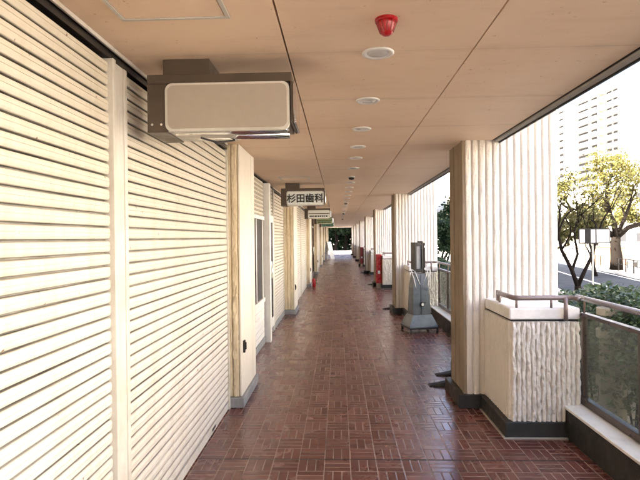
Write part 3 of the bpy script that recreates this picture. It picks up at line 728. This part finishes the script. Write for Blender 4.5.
# ------------------------------------------------------------------ vegetation
def leaf_quad(bm, c, n, up_, sz):
    a = n.cross(up_).normalized() if n.cross(up_).length > 1e-3 else Vector((1, 0, 0)); b = a.cross(n).normalized()
    a = a * sz * .32; b = b * sz * .55
    v = [bm.verts.new(c - b), bm.verts.new(c + a + n * sz * .08), bm.verts.new(c + b), bm.verts.new(c - a + n * sz * .08)]
    bm.faces.new(v)
def rv(r): 
    while True:
        v = Vector((r.uniform(-1, 1), r.uniform(-1, 1), r.uniform(-1, 1)))
        if .05 < v.length < 1: return v
def tree(name, label, loc, H, spread, mat, seed, trunk_r, fork, nleaf, leaf=.1, levels=4, lean=(0, 0), gnarl=.35, first=None, cl=.32, group=None, upw=.25):
    r = random.Random(seed); t = thing(name, label, 'tree', loc, group); m = MB(); tips = []
    def grow(p, d, L, rad, lev):
        n = 4 if lev < 3 else 3; pts = [p]; rs = [rad]; q = p.copy(); dd = d.copy()
        for k in range(n):
            dd = (dd + rv(r) * gnarl + Vector((0, 0, upw * .25))).normalized(); q = q + dd * L / n; pts.append(q.copy()); rs.append(rad * (1 - .45 * (k + 1) / n))
        m.tube(pts, rs, 8 if lev < 2 else (6 if lev < 3 else 4), cap=(lev == 0 or lev >= levels))
        if lev >= levels - 1: tips.extend(pts[1:])
        if lev >= levels: return
        nb = r.choice((2, 3, 3)) if lev else 3
        for b in range(nb):
            side = rv(r); side = (side - dd * side.dot(dd)).normalized()
            nd = (dd * .65 + side * r.uniform(.55, 1.0) + Vector((0, 0, upw))).normalized(); nd.x *= spread; nd.y *= spread; nd.normalize()
            grow(pts[-1] if b < 2 else pts[-2], nd, L * r.uniform(.62, .86), rs[-1] * .82, lev + 1)
    if first:
        base = [Vector(p) for p in first[0]]; m.tube(base, [trunk_r * (1.35 - .5 * i / (len(base) - 1)) for i in range(len(base))], 10)
        for (path, rr) in first[1]:
            pth = [Vector(p) for p in path]; m.tube(pth, [rr * (1 - .45 * i / (len(pth) - 1)) for i in range(len(pth))], 8)
            for b in range(3):
                s2 = rv(r); dd = (pth[-1] - pth[-2]).normalized(); grow(pth[-1 if b < 2 else -2], (dd * .7 + s2 * .7 + Vector((0, 0, .25))).normalized(), H * .2, rr * .5, 2)
    else:
        grow(Vector((0, 0, -.1)), Vector((lean[0], lean[1], 1)).normalized(), fork, trunk_r, 0)
    m.build('trunk', M['bark'], t, smooth=True)
    bm = bmesh.new()
    per = max(1, nleaf // max(1, len(tips)))
    for p in tips:
        if r.random() < .12: continue
        for k in range(r.randint(per // 2, per * 3 // 2)):
            c = p + rv(r) * cl * (r.random() ** .4); leaf_quad(bm, c, rv(r).normalized(), rv(r), leaf * r.uniform(.6, 1.3))
    mm = MB(); mm.bm.free(); mm.bm = bm
    me = bpy.data.meshes.new('crown'); bm.to_mesh(me); bm.free(); me.materials.append(mat); o = bpy.data.objects.new('crown', me); col.objects.link(o); o.parent = t
    return t

# dark forked tree close to the road
tree('forked_tree', 'dark forked street tree with sparse leaves behind the glass railing', (7.55, 16.0, -.62), 4.2, 1, M['leaf_brown'], 5, .11, 1.2, 900, .085, 4, gnarl=.42,
     first=([(0, 0, 0), (-.02, 0, .35), (-.05, 0, .62)], [([(-.05, 0, .6), (-.22, .05, 1.15), (-.5, .1, 1.75), (-.62, .05, 2.3)], .075), ([(-.05, 0, .6), (.15, -.05, 1.1), (.42, 0, 1.6), (.55, 0, 2.2)], .07), ([(-.2, .05, 1.1), (.05, .2, 1.6), (.0, .3, 2.2), (.1, .3, 2.8)], .05)]), cl=.28)
# big yellow-green tree across the road
tree('plane_tree', 'broad street tree with yellow-green leaves across the road', (16.3, 30.0, -.5), 4.6, 1.05, M['leaf_yellow'], 11, .27, 2.3, 7000, .15, 5, gnarl=.30,
     first=([(0, 0, 0), (.02, 0, .7), (-.05, 0, 1.5), (0, 0, 2.0)], [([(0, 0, 1.9), (-.7, .2, 2.5), (-1.7, .3, 2.9), (-2.4, .3, 3.5)], .17), ([(0, 0, 1.9), (.6, -.2, 2.5), (1.7, -.2, 2.8), (2.8, 0, 3.1)], .17), ([(0, 0, 1.9), (.1, .4, 2.8), (-.3, .6, 3.8), (-.2, .5, 4.7)], .18), ([(0, 0, 1.9), (-.5, -.6, 2.7), (-.9, -1, 3.5), (-1.1, -1.1, 4.2)], .14), ([(0, 0, 1.9), (.7, .4, 3.0), (1.2, .6, 4.0)], .14)]), cl=.62)
far = [((24.5, 40.0, -.5), 'leaf_yellow', 'tree with pale yellow leaves behind the plaza wall', 21, .22), ((13.6, 27.0, -.5), 'leaf_brown', 'thin brown-leaved tree standing by the far kerb', 23, .12),
       ((28, 55, -.5), 'leaf_yellow', 'yellowing tree in front of the tower at the far side', 27, .25), ((21.5, 52, -.5), 'leaf_brown', 'brown-green tree beneath the tower left side', 29, .22), ((27.5, 39, -.5), 'leaf_yellow', 'golden tree at the right edge of the view', 33, .2)]
for p, mt, lab, sd_, tr_ in far:
    tree('street_tree', lab, p, 6, 1.0, M[mt], sd_, tr_, 1.9 if tr_ > .15 else 1.4, 7000, .2, 4, gnarl=.3, cl=.6, group='street trees across the road')
tree('evergreen_tree', 'dark evergreen tree seen between the two nearest street pillars', (6.4, 28, -.6), 5, .7, M['leaf_dark'], 41, .2, 1.6, 9000, .16, 4, cl=.55)
tree('evergreen_tree', 'dark evergreen tree low behind the machine railing', (5.0, 24, -.6), 3, .8, M['leaf_dark'], 43, .14, 1.0, 6000, .14, 4, cl=.5)
for i, (x, y, s_) in enumerate(((-7.5, 69, 51), (-3.8, 71, 52), (-.6, 70, 53), (2.6, 72, 54), (5.6, 69, 55), (.8, 76, 56), (-11, 69, 57), (9, 74, 58))):
    tree('evergreen_tree', f'{["dark dense","tall dark","dark rounded","shadowy wide","small dark","back row dark","left side dark","right side dark"][i]} evergreen tree closing the far end of the arcade', (x, y, -.6), 6, 1.0, M['leaf_dark'], s_, .3, 2.2, 7000, .38, 4, cl=1.1, group='evergreens at the far end')

def hedge(label, x0, x1, y0, y1, z0, ztop, n, seed, mat, size=.07, upn=.9, fp=.38):
    r = random.Random(seed); t = thing('hedge', label, 'hedge', ((x0 + x1) / 2, (y0 + y1) / 2, z0)); cx, cy = (x0 + x1) / 2, (y0 + y1) / 2
    bm = bmesh.new(); hh = ztop - z0
    for k in range(n):
        x = r.uniform(x0, x1); y = r.uniform(y0, y1)
        top = hh + noise.noise(Vector((x * 1.3, y * 1.1, seed))) * .28 + noise.noise(Vector((x * 4, y * 4, seed))) * .12
        e = min(1, min(x - x0, x1 - x) / .25, min(y - y0, y1 - y) / .35); top *= (.70 + .30 * max(0, e) ** .5)
        f = r.random() ** fp; z = top * f
        if noise.noise(Vector((x * 3.2, y * 3.2, z * 3.2))) < -.22: continue
        leaf_quad(bm, Vector((x - cx + r.gauss(0, .03), y - cy + r.gauss(0, .03), z)), (rv(r) + Vector((-.2, -.2, upn))).normalized(), rv(r), size * r.uniform(.6, 1.35))
    me = bpy.data.meshes.new('foliage'); bm.to_mesh(me); bm.free(); me.materials.append(mat); o = bpy.data.objects.new('foliage', me); col.objects.link(o); o.parent = t
    m = MB(); 
    for k in range(46):
        x = r.uniform(x0 + .2, x1 - .2) - cx; y = r.uniform(y0 + .2, y1 - .2) - cy; tp = Vector((x + r.uniform(-.3, .3), y + r.uniform(-.3, .3), hh * r.uniform(.6, .95)))
        m.tube([(x, y, -.02), (x + r.uniform(-.1, .1), y + r.uniform(-.1, .1), hh * .4), tp], [.014, .010, .004], 5)
    m.build('stems', M['bark'], t)
    return t
hedge('dense green hedge just outside the foreground glass railing', 2.70, 4.3, .5, 6.6, -.62, 1.02, 90000, 3, M['leaf_hedge'], .055)
hedge('lower green hedge growing beyond the foreground hedge', 3.2, 5.4, 6.4, 10.4, -.62, .42, 40000, 7, M['leaf_hedge'], .065)
hedge('dark shrubs outside the railing beside the machine', 2.7, 3.8, 12.5, 22, -.62, .75, 16000, 9, M['leaf_dark'], .10)

hedge('tall dark evergreen hedge far behind the end of the arcade', -16, 14, 78, 81, -.62, 7.5, 34000, 15, M['leaf_dark'], .55, .0, .8)
# ------------------------------------------------------------------ things outside
t = thing('garden_pillar', 'beige ringed garden post seen through the dusty glass railing', 'post', (2.86, 5.35, -.62))
m = MB(); m.lathe([(.17, 0), (.17, .10), (.13, .12), (.13, .62), (.16, .64), (.16, .72), (.125, .74), (.125, 1.12), (.155, 1.14), (.155, 1.22), (.12, 1.24), (.12, 1.36), (.15, 1.38), (.15, 1.45), (.02, 1.47)], n=20); m.build('column', M['planter'], t)
t = thing('street_sign', 'three panel street sign board on a slim pole by the road', 'street sign', (7.02, 14.0, -.67), rz=R(-12))
m = MB(); m.tube([(-.04, .03, 0), (-.04, .03, 2.42)], .022, 10); m.build('pole', M['sign_edge'], t)
m = MB(); m.box(-.44, .44, -.02, .03, 2.02, 2.44, .004); m.build('frame', M['dark_gap'], t); t.scale = (.9, 1, 1)
m = MB(); m.box(-.41, -.27, -.026, -.0205, 2.05, 2.41); m.box(-.10, .02, -.026, -.0205, 2.05, 2.41); m.build('white_panel', M['white'], t)
m = MB(); m.box(.06, .41, -.026, -.0205, 2.05, 2.41); m.build('pale_panel', M['cap'], t)
# plaza wall, hoarding, blue cover, guard rails
t = thing('plaza_wall', 'low brown brick plaza wall behind the street tree', 'wall', (18.8, 35, -.48), rz=R(-8))
m = MB(); m.box(-1.2, 5.5, 0, .35, 0, 1.2, .02); m.build('brickwork', M['orange_wall'], t); m = MB(); m.box(-1.25, 5.55, -.04, .39, 1.201, 1.3, .01); m.build('coping', M['cap'], t)
t = thing('notice_panel', 'pale yellow notice panel on the pavement right of the big tree', 'panel', (17.5, 31.2, -.48), rz=R(-10))
m = MB(); m.box(0, .75, 0, .05, .45, 1.15, .01); m.build('board', M['leaf_yellow'] if False else M['tower_warm'], t)
m = MB(); m.box(.08, .13, .005, .045, 0, .45); m.box(.62, .67, .005, .045, 0, .45); m.build('legs', M['black'], t)
t = thing('covered_cart', 'blue covered cart beyond the notice panel', 'cart', (19.0, 32.8, -.48), rz=R(20))
m = MB(); m.loft([[(-.45, -.3, .9), (.45, -.3, .9), (.45, .3, .9), (-.45, .3, .9)], [(-.47, -.32, 1.1), (.47, -.32, 1.1), (.47, .32, 1.1), (-.47, .32, 1.1)], [(-.25, -.15, 1.42), (.3, -.15, 1.38), (.3, .15, 1.38), (-.25, .15, 1.42)]]); m.build('cover', M['blue'], t)
m = MB(); m.box(-.42, .42, -.28, .28, .25, .89, .02); m.build('body', M['white'], t)
for x in (-.3, .3):
    m = MB(); m.tube([(x, -.31, .16), (x, -.27, .16)], .16, 16); m.build('wheel', M['rubber'], t)
def guard(p0, label, n=5):
    t = thing('guard_rail', label, 'guard rail', p0, 'low dark guard rails along the far kerb', rz=-ang)
    for k in range(n): MB().tube([(0, k * 1.2, 0), (0, k * 1.2, .72)], .035, 8).build('post', M['black'], t)
    m = MB(); m.tube([(0, 0, .70), (0, (n - 1) * 1.2, .70)], .022, 8); m.tube([(0, 0, .38), (0, (n - 1) * 1.2, .38)], .018, 8); m.build('rails', M['black'], t); return t
for i, tt in enumerate((21.5, 28.5, 35.5, 42.5)):
    guard(P2(9.75, tt, -.48), f'{["nearest","second","third","farthest"][i]} low dark guard rail along the far kerb')

# tower block
tw = thing('tower_block', 'tall pale apartment tower with rows of balconies', 'tower', (80, 142, -.6), rz=math.atan2(5, 33))
# local: +y runs away from the camera along the balcony face (plane x=0, facing -x)
HT = 44.5; L = 36; W = 24; FL = 2.38; n = 18
MB().box(.6, W, 0, L, 0, HT - .6).build('body', M['tower'], tw)
m = MB(); m.box(-1.2, W, -1, L, HT - .59, HT, .05); m.build('roof_slab', M['tower'], tw)
m = MB(); m.box(3, 15, 2, 14, HT + .01, HT + 3.6); m.build('roof_plant', M['bluepanel'], tw)
for ya in (10.2, 0, L - .4): MB().box(-.9, .59, ya, ya + .4, 0, HT - .6).build('fin_wall', M['tower_warm'], tw)
bsl = None
for k in range(n):
    z = 1 + k * FL
    m0 = None
    if bsl is None:
        m = MB()
        for a, b in ((.5, 10.1), (10.7, L - .5)): m.box(-1.3, .59, a, b, 0, .22); m.box(-1.3, -1.15, a, b, .221, 1.15)
        bsl = m.build('balcony', M['tower'], tw, (0, 0, z)); w0 = []
        for (a, b) in ((4, 5.6), (6.4, 8.3), (12.6, 15.3), (17, 21.6), (30, 32)):
            m = MB(); m.box(.56, .595, a, b, .3, 2.5); w0.append(m.build('window', M['window'], tw, (0, 0, z)))
    else:
        for src in [bsl] + w0:
            c = src.copy(); col.objects.link(c); c.parent = tw; c.location = (0, 0, z)
# street-facing gable windows
for k in range(n):
    z = 1 + k * FL
    m = MB(); m.box(5, 7, -.05, -.002, z + .8, z + 2.1); m.box(12, 14, -.05, -.002, z + .8, z + 2.1); m.build('gable_window', M['window'], tw)
t = thing('flood_mast', 'slim grey mast rising beside the apartment tower', 'mast', (58, 99, -.6))
m = MB(); m.tube([(0, 0, 0), (0, 0, 23)], [.22, .14], 8); m.build('pole', M['sign_edge'], t)
m = MB(); m.box(-.5, .5, -.3, .3, 20, 23.5, .05); m.build('head', M['trim_grey'], t)
# lower far buildings, plus two unseen blocks added to bounce sun and cast shade
for i, (x, y, wd, dp, h, mt, lab) in enumerate(((33, -26, 16, 74, 21, 'facade', 'wide cream block added across the road to bounce sunlight, out of view on the right'), (-42, 56, 27, 50, 24, 'facade', 'tall unseen block added on the left to shade the far end of the arcade'), (38, 78, 16, 14, 9, 'tower_warm', 'low cream building beyond the plaza trees'), (62, 105, 18, 14, 14, 'tower', 'pale mid-rise building right of the tower foot'), (24, 110, 12, 12, 21, 'tower_warm', 'cream block far down the street behind the evergreen tree'), (36, 128, 20, 15, 15, 'tower', 'grey white block down the street left of the tower'))):
    t = thing('far_building', lab, 'building', (x, y, -.6), 'plain blocks around the arcade', rz=R(-10))
    MB().box(0, wd, 0, dp, 0, h).build('walls', M[mt], t); MB().box(-.3, wd + .3, -.3, dp + .3, h + .005, h + .5, .05).build('parapet', M['cap'], t)
    for k in range(int(h // 3)):
        for j in range(int(wd // 3)):
            m = MB(); m.box(j * 3 + .8, j * 3 + 2.4, -.05, -.003, k * 3 + 1.1, k * 3 + 2.4); m.build('window', M['window'], t)
